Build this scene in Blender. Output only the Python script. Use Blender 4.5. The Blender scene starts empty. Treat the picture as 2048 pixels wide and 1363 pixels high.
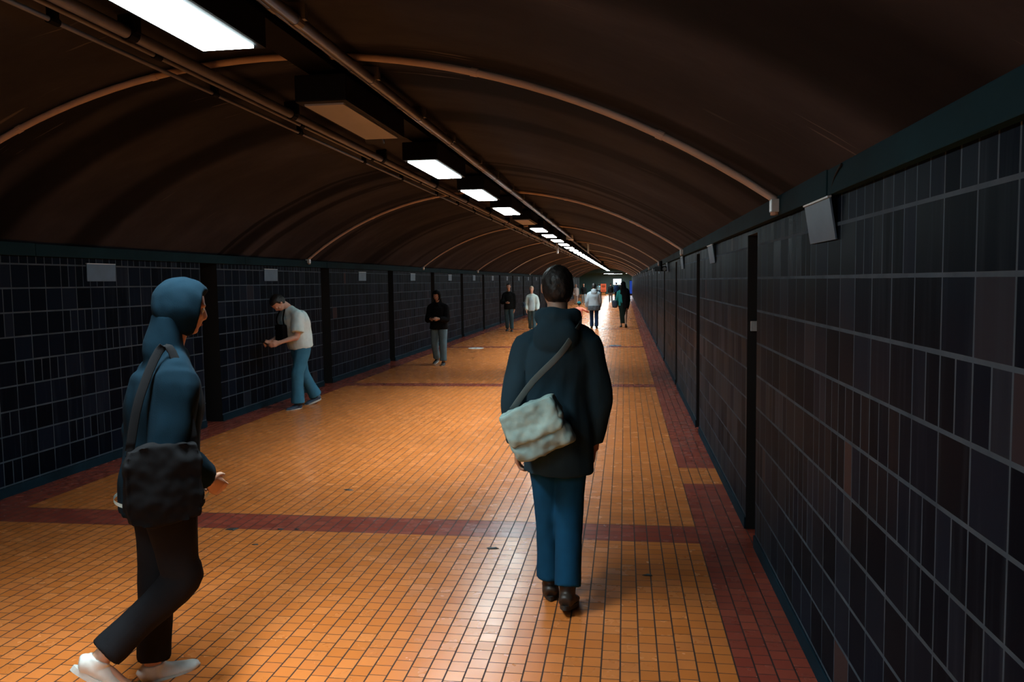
import bpy, bmesh, math, random
from mathutils import Vector, Matrix, noise
random.seed(7)
C = bpy.context.scene.collection
SC = bpy.context.scene
PI = math.pi
rad = math.radians

# ------------------------------------------------------------------ materials
class NT:
    """small helper round a node tree"""
    def __init__(s, name):
        s.m = bpy.data.materials.new(name); s.m.use_nodes = True
        s.t = s.m.node_tree; s.n = s.t.nodes; s.l = s.t.links
        s.b = s.n['Principled BSDF']
    def new(s, k, **kw):
        n = s.n.new(k)
        for a, v in kw.items(): setattr(n, a, v)
        return n
    def put(s, sock, v):
        if hasattr(v, 'is_output'): s.l.new(v, sock)
        else: sock.default_value = v
    def math(s, op, a, b=0.0, c=None):
        n = s.new('ShaderNodeMath', operation=op)
        s.put(n.inputs[0], a); s.put(n.inputs[1], b)
        if c is not None: s.put(n.inputs[2], c)
        return n.outputs[0]
    def mix(s, f, a, b):
        n = s.new('ShaderNodeMix', data_type='RGBA')
        s.put(n.inputs[0], f); s.put(n.inputs[6], a); s.put(n.inputs[7], b)
        return n.outputs[2]
    def ramp(s, f, stops, interp='LINEAR'):
        n = s.new('ShaderNodeValToRGB'); r = n.color_ramp; r.interpolation = interp
        s.put(n.inputs[0], f)
        while len(r.elements) < len(stops): r.elements.new(0.5)
        for e, (p, c) in zip(r.elements, stops):
            e.position = p; e.color = c if len(c) == 4 else (*c, 1)
        return n.outputs[0]
    def xyz(s):
        tc = s.new('ShaderNodeTexCoord'); sp = s.new('ShaderNodeSeparateXYZ')
        s.l.new(tc.outputs['Object'], sp.inputs[0]); return sp.outputs, tc.outputs['Object']
    def noise(s, vec, scale, detail=3.0, rough=0.55):
        n = s.new('ShaderNodeTexNoise'); s.l.new(vec, n.inputs['Vector'])
        n.inputs['Scale'].default_value = scale; n.inputs['Detail'].default_value = detail
        n.inputs['Roughness'].default_value = rough; return n.outputs[0]
    def vec(s, x, y, z=0.0):
        n = s.new('ShaderNodeCombineXYZ')
        s.put(n.inputs[0], x); s.put(n.inputs[1], y); s.put(n.inputs[2], z); return n.outputs[0]
    def white(s, vec):
        n = s.new('ShaderNodeTexWhiteNoise', noise_dimensions='3D'); s.l.new(vec, n.inputs['Vector']); return n.outputs['Value']
    def bump(s, h, strength=0.3, dist=0.01):
        n = s.new('ShaderNodeBump'); n.inputs['Strength'].default_value = strength
        n.inputs['Distance'].default_value = dist; s.l.new(h, n.inputs['Height'])
        s.l.new(n.outputs[0], s.b.inputs['Normal'])
    def color(s, v): s.put(s.b.inputs['Base Color'], v if hasattr(v, 'is_output') else (*v, 1))
    def rough(s, v): s.put(s.b.inputs['Roughness'], v)

def edge(t, v, w):
    """1 near the integer lines of v, w = half-width of the joint in cells"""
    fr = t.math('FRACT', v)
    d = t.math('MINIMUM', fr, t.math('SUBTRACT', 1.0, fr))
    return t.math('SUBTRACT', 1.0, t.math('SMOOTH_MIN', t.math('DIVIDE', d, w), 1.0, 0.2))

def simple(name, col, rough=0.6, metal=0.0, var=0.25, scale=18.0, bump=0.0, spec=0.5):
    t = NT(name); o, v = t.xyz()
    n = t.noise(v, scale, 4.0)
    f = t.math('MULTIPLY_ADD', n, 2 * var, 1.0 - var)
    mx = t.new('ShaderNodeMix', data_type='RGBA', blend_type='MULTIPLY')
    mx.inputs[0].default_value = 1.0; mx.inputs[6].default_value = (*col, 1)
    cc = t.vec(f, f, f); t.l.new(cc, mx.inputs[7])
    t.color(mx.outputs[2]); t.rough(rough); t.b.inputs['Metallic'].default_value = metal
    t.b.inputs['Specular IOR Level'].default_value = spec
    if bump: t.bump(n, bump, 0.01)
    return t.m

def cloth(name, col, var=0.3, rough=0.95, weave=220.0):
    t = NT(name); o, v = t.xyz()
    n = t.noise(v, 9.0, 4.0); w = t.noise(v, weave, 1.0)
    a = tuple(c * (1 - var) for c in col); b = tuple(min(1, c * (1 + var)) for c in col)
    t.color(t.mix(n, (*a, 1), (*b, 1))); t.rough(rough)
    t.b.inputs['Specular IOR Level'].default_value = 0.10
    t.bump(w, 0.25, 0.002)
    return t.m

def emit(name, col, strength):
    t = NT(name); t.color((0.8, 0.8, 0.8))
    t.b.inputs['Emission Color'].default_value = (*col, 1)
    t.b.inputs['Emission Strength'].default_value = strength
    return t.m

TW, TH = 0.2085, 0.2135          # wall tile pitch
FW, FL = 0.0886, 0.0935          # floor tile pitch
WR, WL = 0.86, -5.30             # wall faces
Y0, Y1 = -7.0, 94.0              # tunnel ends
BAND = 8.06; B0 = 5.45

def mat_floor():
    t = NT('glazed_floor_tiles'); (x, y, z), v = t.xyz()
    u = t.math('DIVIDE', t.math('SUBTRACT', x, WR), FW)
    col = t.math('FLOOR', u)
    off = t.white(t.vec(col, 3.0, 1.0))
    w = t.math('ADD', t.math('DIVIDE', y, FL), t.math('MULTIPLY', off, 0.9))
    row = t.math('FLOOR', w)
    r1 = t.white(t.vec(col, row, 0.0)); r2 = t.white(t.vec(col, row, 7.0))
    # red brown cross bands every eight metres and borders along both walls
    by = t.math('MODULO', t.math('SUBTRACT', y, B0 - 8 * BAND), BAND)
    band = t.math('LESS_THAN', by, 4 * FL)
    bedge = t.math('MAXIMUM', t.math('LESS_THAN', t.math('ABSOLUTE', by), 0.005),
                   t.math('LESS_THAN', t.math('ABSOLUTE', t.math('SUBTRACT', by, 4 * FL)), 0.005))
    bR = t.math('GREATER_THAN', x, WR - 4 * FW)
    gap = t.math('LESS_THAN', t.math('ABSOLUTE', t.math('SUBTRACT', y, 7.38)), 0.30)
    cut = t.math('MULTIPLY', gap, t.math('GREATER_THAN', x, -0.5))
    bR = t.math('MULTIPLY', bR, t.math('SUBTRACT', 1.0, cut))
    bL = t.math('LESS_THAN', x, WR - 65 * FW)
    inside = t.math('LESS_THAN', y, Y1)
    red = t.math('MULTIPLY', t.math('MAXIMUM', band, t.math('MAXIMUM', bR, bL)), inside)
    orange = t.ramp(r1, [(0, (0.60, 0.168, 0.034)), (0.5, (0.65, 0.188, 0.041)), (0.8, (0.70, 0.212, 0.052)), (1, (0.61, 0.174, 0.042))])
    brown = t.ramp(r1, [(0, (0.27, 0.048, 0.030)), (0.6, (0.31, 0.056, 0.034)), (1, (0.35, 0.070, 0.040))])
    base = t.mix(red, orange, brown)
    dirt = t.noise(v, 1.3, 5.0, 0.6)
    base = t.mix(t.math('MULTIPLY', t.ramp(dirt, [(0.45, (0, 0, 0)), (0.75, (1, 1, 1))]), 0.20), base, (0.10, 0.060, 0.035, 1))
    dx = t.math('ABSOLUTE', t.math('MULTIPLY', t.math('SUBTRACT', t.math('FRACT', u), 0.5), FW * 2))
    gx = t.math('GREATER_THAN', dx, FW - 0.0078)
    dy = t.math('ABSOLUTE', t.math('MULTIPLY', t.math('SUBTRACT', t.math('FRACT', w), 0.5), FL * 2))
    gy = t.math('GREATER_THAN', dy, FL - 0.0050)
    g = t.math('MAXIMUM', t.math('MAXIMUM', gx, gy), t.math('MULTIPLY', bedge, inside))
    t.color(t.mix(t.math('MULTIPLY', g, 0.93), base, (0.022, 0.020, 0.020, 1)))
    rn = t.noise(v, 6.0, 3.0)
    rr = t.math('ADD', t.math('MULTIPLY', r2, 0.05), t.math('MULTIPLY', rn, 0.12))
    t.rough(t.math('ADD', t.math('ADD', rr, 0.17), t.math('MULTIPLY', g, 0.35)))
    hgt = t.math('SUBTRACT', 1.0, g)
    t.bump(hgt, 0.30, 0.002)
    t.put(t.b.inputs['Specular IOR Level'], t.math('MULTIPLY_ADD', g, -0.42, 0.5))
    return t.m

def mat_wall():
    t = NT('dark_glazed_wall_tiles'); (x, y, z), v = t.xyz()
    u = t.math('DIVIDE', t.math('SUBTRACT', y, 0.034), TW)
    w = t.math('DIVIDE', t.math('SUBTRACT', z, 0.095), TH)
    row = t.math('FLOOR', w); side = t.math('GREATER_THAN', x, -2.0)
    wn = t.noise(v, 3.0, 2.0)
    cell = t.math('FLOOR', u)
    rs = t.white(t.vec(cell, row, t.math('ADD', side, 4.0)))
    rk = t.white(t.vec(t.math('FLOOR', t.math('DIVIDE', u, 3.0)), row, t.math('ADD', side, 9.0)))
    top = t.math('GREATER_THAN', row, 8.5)
    split = t.math('MAXIMUM', top, t.math('GREATER_THAN', rk, 0.84))
    u2 = t.math('MULTIPLY', u, t.math('ADD', split, 1.0))
    c2 = t.math('FLOOR', u2)
    r = t.white(t.vec(c2, row, side)); r3 = t.white(t.vec(c2, row, t.math('ADD', side, 20.0)))
    colr = t.ramp(r, [(0, (0.0016, 0.0034, 0.0075)), (0.50, (0.0028, 0.0055, 0.0120)), (0.82, (0.0050, 0.0095, 0.0200)), (0.96, (0.009, 0.014, 0.026)), (0.99, (0.018, 0.024, 0.036)), (1.0, (0.05, 0.03, 0.03))])
    # limescale runs
    run = t.noise(t.vec(t.math('MULTIPLY', y, 16.0), t.math('MULTIPLY', z, 0.9), x), 1.0, 3.0)
    big = t.noise(v, 0.55, 3.0)
    m = t.math('MULTIPLY', t.ramp(run, [(0.52, (0, 0, 0)), (0.75, (1, 1, 1))]), t.ramp(big, [(0.48, (0, 0, 0)), (0.72, (1, 1, 1))]))
    colr = t.mix(t.math('MULTIPLY', m, 0.55), colr, (0.036, 0.050, 0.070, 1))
    fx = t.math('FRACT', u2); dxc = t.math('MINIMUM', fx, t.math('SUBTRACT', 1.0, fx))
    dxm = t.math('DIVIDE', t.math('MULTIPLY', dxc, TW), t.math('ADD', split, 1.0))
    gx = t.math('LESS_THAN', dxm, t.math('MULTIPLY_ADD', wn, 0.003, 0.0028))
    fz = t.math('FRACT', w); dzc = t.math('MULTIPLY', t.math('MINIMUM', fz, t.math('SUBTRACT', 1.0, fz)), TH)
    gz = t.math('LESS_THAN', dzc, t.math('MULTIPLY_ADD', wn, 0.004, 0.0050))
    gz = t.math('MULTIPLY', gz, t.math('LESS_THAN', w, 9.3))
    g = t.math('MAXIMUM', gx, gz)
    gc = t.mix(t.noise(v, 5.0, 4.0), (0.026, 0.040, 0.056, 1), (0.100, 0.138, 0.178, 1))
    t.color(t.mix(g, colr, gc))
    t.rough(t.math('ADD', t.math('MULTIPLY_ADD', r3, 0.10, 0.42), t.math('MULTIPLY', g, 0.3)))
    t.bump(t.math('SUBTRACT', t.math('MULTIPLY', r3, 0.15), g), 0.4, 0.004)
    t.b.inputs['Specular IOR Level'].default_value = 0.012
    return t.m

def mat_vault():
    t = NT('stained_shaded_vault_paint'); (x, y, z), v = t.xyz()
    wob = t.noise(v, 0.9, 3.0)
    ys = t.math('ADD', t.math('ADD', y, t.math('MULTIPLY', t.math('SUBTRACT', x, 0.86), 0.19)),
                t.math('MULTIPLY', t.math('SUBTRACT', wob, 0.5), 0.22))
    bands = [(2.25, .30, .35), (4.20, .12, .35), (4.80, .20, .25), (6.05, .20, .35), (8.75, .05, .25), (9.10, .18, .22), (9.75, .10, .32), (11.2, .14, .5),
             (12.2, .12, .4), (14.9, .30, .3), (15.6, .08, .4), (18.2, .12, .4), (20.3, .3, .4), (24.5, .2, .4), (28.4, .3, .4), (33.0, .3, .4)]  # dark water stains, with shade beside the arched conduits painted in
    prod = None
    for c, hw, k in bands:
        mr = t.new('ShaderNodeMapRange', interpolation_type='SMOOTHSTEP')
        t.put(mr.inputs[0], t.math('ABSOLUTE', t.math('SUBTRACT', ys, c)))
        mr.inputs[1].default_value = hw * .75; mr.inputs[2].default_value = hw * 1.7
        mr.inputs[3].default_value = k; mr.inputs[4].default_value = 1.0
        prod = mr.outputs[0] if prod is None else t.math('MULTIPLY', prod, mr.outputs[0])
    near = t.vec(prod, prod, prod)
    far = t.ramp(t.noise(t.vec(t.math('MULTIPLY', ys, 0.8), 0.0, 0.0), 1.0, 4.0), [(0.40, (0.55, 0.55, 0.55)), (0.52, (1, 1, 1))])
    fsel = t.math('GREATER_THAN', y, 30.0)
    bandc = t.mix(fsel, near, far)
    blot = t.noise(t.vec(t.math('MULTIPLY', x, 0.5), ys, z), 0.8, 6.0, 0.65)
    basec = t.ramp(blot, [(0.25, (0.016, 0.016, 0.020)), (0.5, (0.031, 0.032, 0.040)), (0.75, (0.054, 0.056, 0.070))])
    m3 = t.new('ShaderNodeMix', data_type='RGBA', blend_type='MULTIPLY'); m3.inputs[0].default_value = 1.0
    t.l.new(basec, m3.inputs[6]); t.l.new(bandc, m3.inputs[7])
    # pale salt scratches
    sc = t.noise(t.vec(t.math('MULTIPLY', x, 1.2), t.math('MULTIPLY', ys, 26.0), t.math('MULTIPLY', z, 1.2)), 1.0, 2.0)
    pat = t.noise(v, 0.7, 2.0)
    k = t.math('MULTIPLY', t.ramp(sc, [(0.66, (0, 0, 0)), (0.70, (1, 1, 1))]), t.ramp(pat, [(0.57, (0, 0, 0)), (0.64, (1, 1, 1))]))
    t.color(t.mix(t.math('MULTIPLY', k, 0.5), m3.outputs[2], (0.16, 0.15, 0.15, 1)))
    t.rough(0.75); t.bump(t.noise(v, 14.0, 4.0), 0.15, 0.01)
    t.b.inputs['Specular IOR Level'].default_value = 0.03
    return t.m

M = {}
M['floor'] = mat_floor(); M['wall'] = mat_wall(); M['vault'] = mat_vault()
M['black'] = simple('black_recess_inside', (0.0035, 0.0035, 0.004), 0.8)  # near-black colour for every inside face of the wall recesses
M['base'] = simple('blue_grey_kerb', (0.006, 0.022, 0.036), 0.8, var=0.6, scale=5, spec=0.1)
M['ledge'] = simple('blue_green_ledge_paint', (0.0045, 0.0230, 0.0330), 0.8, var=0.55, scale=2.2, bump=0.1, spec=0.08)
M['housing'] = simple('black_lamp_housing', (0.005, 0.006, 0.007), 0.6, spec=0.10)
M['strut'] = simple('dark_strut_steel', (0.004, 0.004, 0.004), 0.7, spec=0.06)
M['panel'] = emit('lit_lamp_panel', (0.80, 0.975, 1.0), 34.0)
M['dead'] = simple('unlit_lamp_panel', (0.34, 0.36, 0.42), 0.45, var=0.15, scale=3)
M['pipe'] = simple('galvanised_conduit', (0.14, 0.14, 0.155), 0.42, metal=0.35, var=0.3, scale=4)
M['pipe2'] = simple('painted_arch_conduit', (0.46, 0.36, 0.31), 0.5, var=0.25, scale=3)
M['palearch'] = simple('pale_arch_band', (0.50, 0.54, 0.58), 0.55, var=0.15, scale=2)
M['plate'] = simple('grey_sign_plate', (0.075, 0.135, 0.21), 0.42, metal=0.2, var=0.35, scale=7)
M['galv'] = simple('bright_zinc', (0.55, 0.60, 0.63), 0.35, metal=0.4)
M['white'] = simple('white_enamel', (0.75, 0.77, 0.76), 0.35, var=0.12)
M['skin'] = simple('skin', (0.46, 0.25, 0.17), 0.5, var=0.12, scale=30)
M['skin2'] = simple('fair_skin', (0.58, 0.34, 0.26), 0.5, var=0.12, scale=30)
M['skin3'] = simple('brown_skin', (0.26, 0.13, 0.08), 0.5, var=0.12, scale=30)
M['hair'] = simple('dark_hair', (0.008, 0.006, 0.005), 0.5, var=0.4, scale=60, bump=0.5)
M['blond'] = simple('pale_hair', (0.45, 0.36, 0.26), 0.5, var=0.3, scale=60, bump=0.5)
M['eyew'] = simple('eye_white', (0.7, 0.68, 0.66), 0.3, var=0.03)
M['eyed'] = simple('eye_iris', (0.02, 0.012, 0.008), 0.2, var=0.03)
M['lip'] = simple('lips', (0.32, 0.11, 0.09), 0.5, var=0.1)
M['sole'] = simple('pale_rubber_sole', (0.52, 0.52, 0.50), 0.6)
M['dsole'] = simple('dark_rubber_sole', (0.02, 0.017, 0.015), 0.6)

# ------------------------------------------------------------------ object helpers
def obj(name, bm, m, parent=None, smooth=False):
    me = bpy.data.meshes.new(name)
    if isinstance(bm, bmesh.types.BMesh):
        bm.normal_update(); bm.to_mesh(me); bm.free()
    else: me = bm; me.name = name
    o = bpy.data.objects.new(name, me); C.objects.link(o)
    for mm in (m if isinstance(m, (list, tuple)) else [m]): me.materials.append(mm)
    if smooth:
        for p in me.polygons: p.use_smooth = True
    if parent is not None: o.parent = parent
    return o
def tag(o, label, cat, group=None, kind=None):
    o['label'] = label; o['category'] = cat
    if group: o['group'] = group
    if kind: o['kind'] = kind
    return o
def struct(name, bm, m, smooth=False, label=None):
    o = obj(name, bm, m, None, smooth); o['kind'] = 'structure'
    if label: o['label'] = label
    return o
def empty(name, loc=(0, 0, 0), rz=0.0):
    o = bpy.data.objects.new(name, None); C.objects.link(o)
    o.location = loc; o.rotation_euler = (0, 0, rz); o.empty_display_size = 0.1
    return o
def quad(bm, *ps):
    return bm.faces.new([bm.verts.new(p) for p in ps])
def box(bm, lo, hi, bev=0.0):
    g = bmesh.ops.create_cube(bm, size=1.0)
    vs = g['verts']
    c = [(a + b) / 2 for a, b in zip(lo, hi)]; s = [b - a for a, b in zip(lo, hi)]
    for v in vs: v.co = Vector([c[i] + v.co[i] * s[i] for i in range(3)])
    if bev:
        es = list({e for v in vs for e in v.link_edges})
        bmesh.ops.bevel(bm, geom=es, offset=bev, segments=2, profile=0.7, affect='EDGES')
    return bm
def newbox(lo, hi, bev=0.0): return box(bmesh.new(), lo, hi, bev)
def frame(t, ref):
    t = t.normalized(); x = ref - t * ref.dot(t)
    if x.length < 1e-4: x = Vector((0, 1, 0)) - t * t.y
    x.normalize(); return x, t.cross(x).normalized()
def cat(p0, p1, p2, p3, t):
    return 0.5 * ((2 * p1) + (p2 - p0) * t + (2 * p0 - 5 * p1 + 4 * p2 - p3) * t * t + (3 * p1 - p0 - 3 * p2 + p3) * t * t * t)
def tube(bm, pts, ref=(1, 0, 0), n=16, sub=4):
    """pts: (pos, rx, ry); closed lofted tube with smooth interpolation"""
    P = [(Vector(p), a, b) for p, a, b in pts]; ref = Vector(ref)
    Q = []
    for i in range(len(P) - 1):
        i0, i3 = max(i - 1, 0), min(i + 2, len(P) - 1)
        for k in range(sub):
            t = k / sub
            pos = cat(P[i0][0], P[i][0], P[i + 1][0], P[i3][0], t)
            a = P[i][1] + (P[i + 1][1] - P[i][1]) * (t * t * (3 - 2 * t)); b = P[i][2] + (P[i + 1][2] - P[i][2]) * (t * t * (3 - 2 * t))
            Q.append((pos, a, b))
    Q.append(P[-1])
    rings = []
    for i, (p, a, b) in enumerate(Q):
        t = Q[min(i + 1, len(Q) - 1)][0] - Q[max(i - 1, 0)][0]
        x, y = frame(t, ref)
        rings.append([bm.verts.new(p + x * (a * math.cos(2 * PI * k / n)) + y * (b * math.sin(2 * PI * k / n))) for k in range(n)])
    for r0, r1 in zip(rings, rings[1:]):
        for k in range(n): bm.faces.new((r0[k], r0[(k + 1) % n], r1[(k + 1) % n], r1[k]))
    bm.faces.new(rings[0][::-1]); bm.faces.new(rings[-1])
    return bm
def ellip(bm, c, r, rot=None, n=20, m=12):
    g = bmesh.ops.create_uvsphere(bm, u_segments=n, v_segments=m, radius=1.0)
    for v in g['verts']:
        q = Vector((v.co.x * r[0], v.co.y * r[1], v.co.z * r[2]))
        if rot: q = rot @ q
        v.co = Vector(c) + q
    return bm
def remesh(bm, voxel, smooth=3, fold=0.0, fscale=7.0, seed=0.0, stretch=(1, 1, 0.45)):
    bmesh.ops.recalc_face_normals(bm, faces=bm.faces)
    me = bpy.data.meshes.new('tmp'); bm.to_mesh(me); bm.free()
    o = bpy.data.objects.new('tmp', me); C.objects.link(o)
    r = o.modifiers.new('r', 'REMESH'); r.mode = 'VOXEL'; r.voxel_size = voxel; r.adaptivity = 0
    s = o.modifiers.new('s', 'SMOOTH'); s.iterations = smooth; s.factor = 0.5
    dg = bpy.context.evaluated_depsgraph_get()
    out = bpy.data.meshes.new_from_object(o.evaluated_get(dg))
    bpy.data.objects.remove(o); bpy.data.meshes.remove(me)
    if fold:
        ns = [Vector(v.normal) for v in out.vertices]
        for v, nn in zip(out.vertices, ns):
            p = Vector((v.co.x * stretch[0], v.co.y * stretch[1], v.co.z * stretch[2])) * fscale + Vector((seed, seed * 2, 0))
            d = noise.noise(p) + 0.5 * noise.noise(p * 2.3)
            v.co += nn * (fold * d)
    for p in out.polygons: p.use_smooth = True
    return out

ORD = ['first', 'second', 'third', 'fourth', 'fifth', 'sixth', 'seventh', 'eighth', 'ninth', 'tenth', 'eleventh', 'twelfth', 'thirteenth',
       'fourteenth', 'fifteenth', 'sixteenth', 'seventeenth', 'eighteenth', 'nineteenth']
def ordn(k):   # 1-based
    if k <= 19: return ORD[k - 1]
    tens = {2: ('twentieth', 'twenty'), 3: ('thirtieth', 'thirty'), 4: ('fortieth', 'forty')}[k // 10]
    return tens[0] if k % 10 == 0 else tens[1] + '-' + ORD[k % 10 - 1]

# ------------------------------------------------------------------ the setting
XC, RV, ZT = -2.22, 5.22, 3.22
def vz(x): return ZT - RV + math.sqrt(RV * RV - (x - XC) ** 2)
HALL1 = 108.0
bm = bmesh.new()
quad(bm, (WL - 0.3, Y0, 0), (WR + 0.3, Y0, 0), (WR + 0.3, Y1, 0), (WL - 0.3, Y1, 0))
quad(bm, (-13, Y1, 0), (7, Y1, 0), (7, HALL1, 0), (-13, HALL1, 0))
struct('floor', bm, M['floor'])

bm = bmesh.new()
N = 48
rows = []
for k in range(N + 1):
    x = WL - 0.02 + (WR - WL + 0.04) * k / N
    rows.append([bm.verts.new((x, Y0, vz(x))), bm.verts.new((x, Y1, vz(x)))])
for a, b in zip(rows, rows[1:]): bm.faces.new((a[0], a[1], b[1], b[0]))
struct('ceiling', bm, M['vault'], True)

SLOT = [5.61 + 4.03 * k for k in range(-3, 22)]
SLOT = [s for s in SLOT if Y0 + 0.5 < s < Y1 - 0.5]
SW, SD, SZ = 0.205, 0.24, 2.10
def wall(side):
    x = WR if side > 0 else WL; zt = 2.24 if side > 0 else 2.20
    xb = x + side * SD
    bm = bmesh.new(); dark = []
    cur = Y0
    for s in SLOT + [None]:
        e = (s - SW) if s else Y1
        quad(bm, (x, cur, 0), (x, e, 0), (x, e, zt), (x, cur, zt))
        if s:
            a, b = s - SW, s + SW
            quad(bm, (x, a, SZ), (x, b, SZ), (x, b, zt), (x, a, zt))
            dark += [quad(bm, (x, a, 0), (x, a, SZ), (xb, a, SZ), (xb, a, 0)), quad(bm, (x, b, 0), (xb, b, 0), (xb, b, SZ), (x, b, SZ)),
                     quad(bm, (xb, a, 0), (xb, b, 0), (xb, b, SZ), (xb, a, SZ)), quad(bm, (x, a, SZ), (xb, a, SZ), (xb, b, SZ), (x, b, SZ))]
            cur = b
    for f in dark: f.material_index = 1
    for f in bm.faces:
        c = f.calc_center_median()
        if f.material_index == 0 and f.normal.x * side > 0: f.normal_flip()
    return bm
struct('wall_right', wall(1), [M['wall'], M['black']], label='dark glazed tile wall on the right with black upright recesses')
struct('wall_left', wall(-1), [M['wall'], M['black']], label='dark glazed tile wall on the left with black upright recesses')
for side, nm in ((1, 'right'), (-1, 'left')):
    x = WR if side > 0 else WL
    bm = bmesh.new(); cur = Y0
    for s in SLOT + [None]:
        e = (s - SW) if s else Y1
        xs = sorted((x, x - side * 0.012)); box(bm, (xs[0], cur, 0), (xs[1], e, 0.085), 0.004)
        if s: cur = s + SW
    struct('baseboard_' + nm, bm, M['base'], label='blue grey kerb strip along the foot of the %s wall' % nm)
    bm = bmesh.new(); zl = (2.135, 2.245) if side > 0 else (2.09, 2.205)
    y = Y0; random.seed(3)
    while y < Y1 - 0.01:
        e = min(Y1, y + random.choice((2.4, 3.1, 4.03)))
        d = 0.035 + random.random() * 0.008
        xs = sorted((x + side * 0.01, x - side * d)); box(bm, (xs[0], y, zl[0]), (xs[1], e - 0.006, zl[1] - random.random() * 0.006), 0.006)
        y = e
    struct('trim_1' if side > 0 else 'trim_2', bm, M['ledge'], label='blue green ledge between %s wall and vault' % nm)
bm = bmesh.new()
quad(bm, (WL - 0.3, Y0, 0), (WR + 0.3, Y0, 0), (WR + 0.3, Y0, 3.3), (WL - 0.3, Y0, 3.3))
struct('wall_back', bm, M['wall'])

# the hall at the far end
M['hall'] = simple('teal_hall_wall', (0.010, 0.065, 0.065), 0.5, var=0.4, scale=0.8)
M['hallc'] = simple('dark_teal_hall_ceiling', (0.03, 0.10, 0.10), 0.7, var=0.3)
bm = bmesh.new()
quad(bm, (-13, HALL1, 0), (7, HALL1, 0), (7, HALL1, 2.9), (-13, HALL1, 2.9)); struct('wall_far', bm, M['hall'])
bm = bmesh.new()
quad(bm, (-13, Y1, 0), (-13, HALL1, 0), (-13, HALL1, 2.9), (-13, Y1, 2.9)); struct('wall_hall_left', bm, M['hall'])
bm = bmesh.new()
quad(bm, (7, Y1, 0), (7, HALL1, 0), (7, HALL1, 2.9), (7, Y1, 2.9)); struct('wall_hall_right', bm, M['hall'])
bm = bmesh.new()
quad(bm, (-13, Y1 + .3, 2.9), (7, Y1 + .3, 2.9), (7, HALL1, 2.9), (-13, HALL1, 2.9)); struct('ceiling_hall', bm, M['hallc'])
bm = bmesh.new()
box(bm, (-13, Y1, 0), (WL, Y1 + 0.3, 3.0)); box(bm, (WR, Y1, 0), (7, Y1 + 0.3, 3.0)); box(bm, (WL, Y1 + 0.01, 2.72), (WR, Y1 + 0.3, 3.3))
struct('wall_hall_front', bm, M['hall'])

# ------------------------------------------------------------------ ceiling lights
def light_proto(lit):
    r = empty('ceiling_light')
    bm = newbox((-0.165, -0.66, 0.0), (0.165, 0.66, 0.165), 0.012)
    # sunken tray for the panel
    obj('housing', bm, M['housing'], r)
    bm = bmesh.new(); box(bm, (-0.128, -0.60, -0.012), (0.128, 0.60, 0.004), 0.004)
    obj('light_panel', bm, M['panel'] if lit else M['dead'], r)
    if lit:
        la = bpy.data.lights.new('lamp', 'AREA'); la.shape = 'RECTANGLE'; la.size = 0.25; la.size_y = 1.18
        la.energy = 40.0; la.spread = rad(104); la.color = (0.80, 0.97, 1.0)
        lo = bpy.data.objects.new('lamp', la); C.objects.link(lo); lo.parent = r; lo.location = (0, 0, -0.016)
    for s in (-0.42, 0.42):
        obj('hanger', newbox((-0.10, s - 0.03, 0.16), (0.10, s + 0.03, 0.30), 0.004), M['strut'], r)
    return r
def copy_tree(o, parent=None):
    c = o.copy(); C.objects.link(c); c.parent = parent
    for ch in list(o.children): copy_tree(ch, c)
    return c
LX, LZ, LP, L1 = -1.855, 2.925, 2.415, 5.455
lit0 = light_proto(True); dead0 = light_proto(False); used = {True: False, False: False}
k = -4; shown = 0
while L1 + LP * k < Y1 - 0.6:
    y = L1 + LP * k
    if y < Y0 + 1: k += 1; continue
    lit = k not in (0, 4)
    p = lit0 if lit else dead0
    o = p if not used[lit] else copy_tree(p)
    used[lit] = True
    o.location = (LX, y, LZ)
    if k < -1: lab = '%s ceiling light behind the photographer, white panel in black box' % ordn(-1 - k)
    elif k == -1: lab = 'lit white ceiling light nearest the camera, cut by the top edge of the photo'
    elif k == 0: lab = 'unlit brown panelled ceiling light, large, between the nearest lit light and the next'
    elif k == 4: lab = 'unlit brown ceiling light farther along, between two lit ones'
    else: lab = 'lit white ceiling light, %s in the row along the vault counted from the camera' % ordn(k + 2)
    tag(o, lab, 'ceiling light', 'row of boxed ceiling lights along the vault')
    k += 1
# dark strut the lights hang from
tag(obj('cable_tray', newbox((LX - 0.105, Y0 + 0.1, 3.115), (LX + 0.105, Y1 - 0.1, 3.145), 0.004), M['strut']),
    'dark metal tray above the row of ceiling lights', 'cable tray')

# ------------------------------------------------------------------ conduits along the vault
def run_pipe(name, label, x, z, r, y0, y1, step, clip, m=None, thick=1.25):
    e = empty(name, (x, y0, z))
    bm = bmesh.new()
    tube(bm, [((0, 0, 0), r, r), ((0, (y1 - y0) / 2, 0), r, r), ((0, y1 - y0, 0), r, r)], n=14, sub=1)
    obj('pipe', bm, m or M['pipe'], e, True)
    y = 0.35 + random.random(); k = 0; mesh = None
    while y < y1 - y0 and k < 40:
        if mesh is None:
            bm = bmesh.new()
            tube(bm, [((0, -0.035, 0), r * thick, r * thick), ((0, 0.035, 0), r * thick, r * thick)], n=12, sub=1)
            box(bm, (-r * 1.7, -0.018, 0), (r * 1.7, 0.018, vz(x) - z + 0.004))
            c = obj('clamp', bm, M['strut'] if clip else M['pipe'], e); mesh = c
        else:
            c = mesh.copy(); C.objects.link(c); c.parent = e
        c.location = (0, y, 0); y += step * random.uniform(0.85, 1.15); k += 1
    return tag(e, label, 'conduit', 'steel conduits running along the vault')
run_pipe('conduit', 'thick conduit right of the lights, from overhead to the bend', -1.60, 3.100, 0.030, Y0 + .2, 24.0, 1.25, False, thick=1.12)
run_pipe('conduit', 'thin conduit just left of the thick one right of the lights', -1.685, 3.128, 0.012, Y0 + .2, 24.0, 1.1, False)
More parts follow.
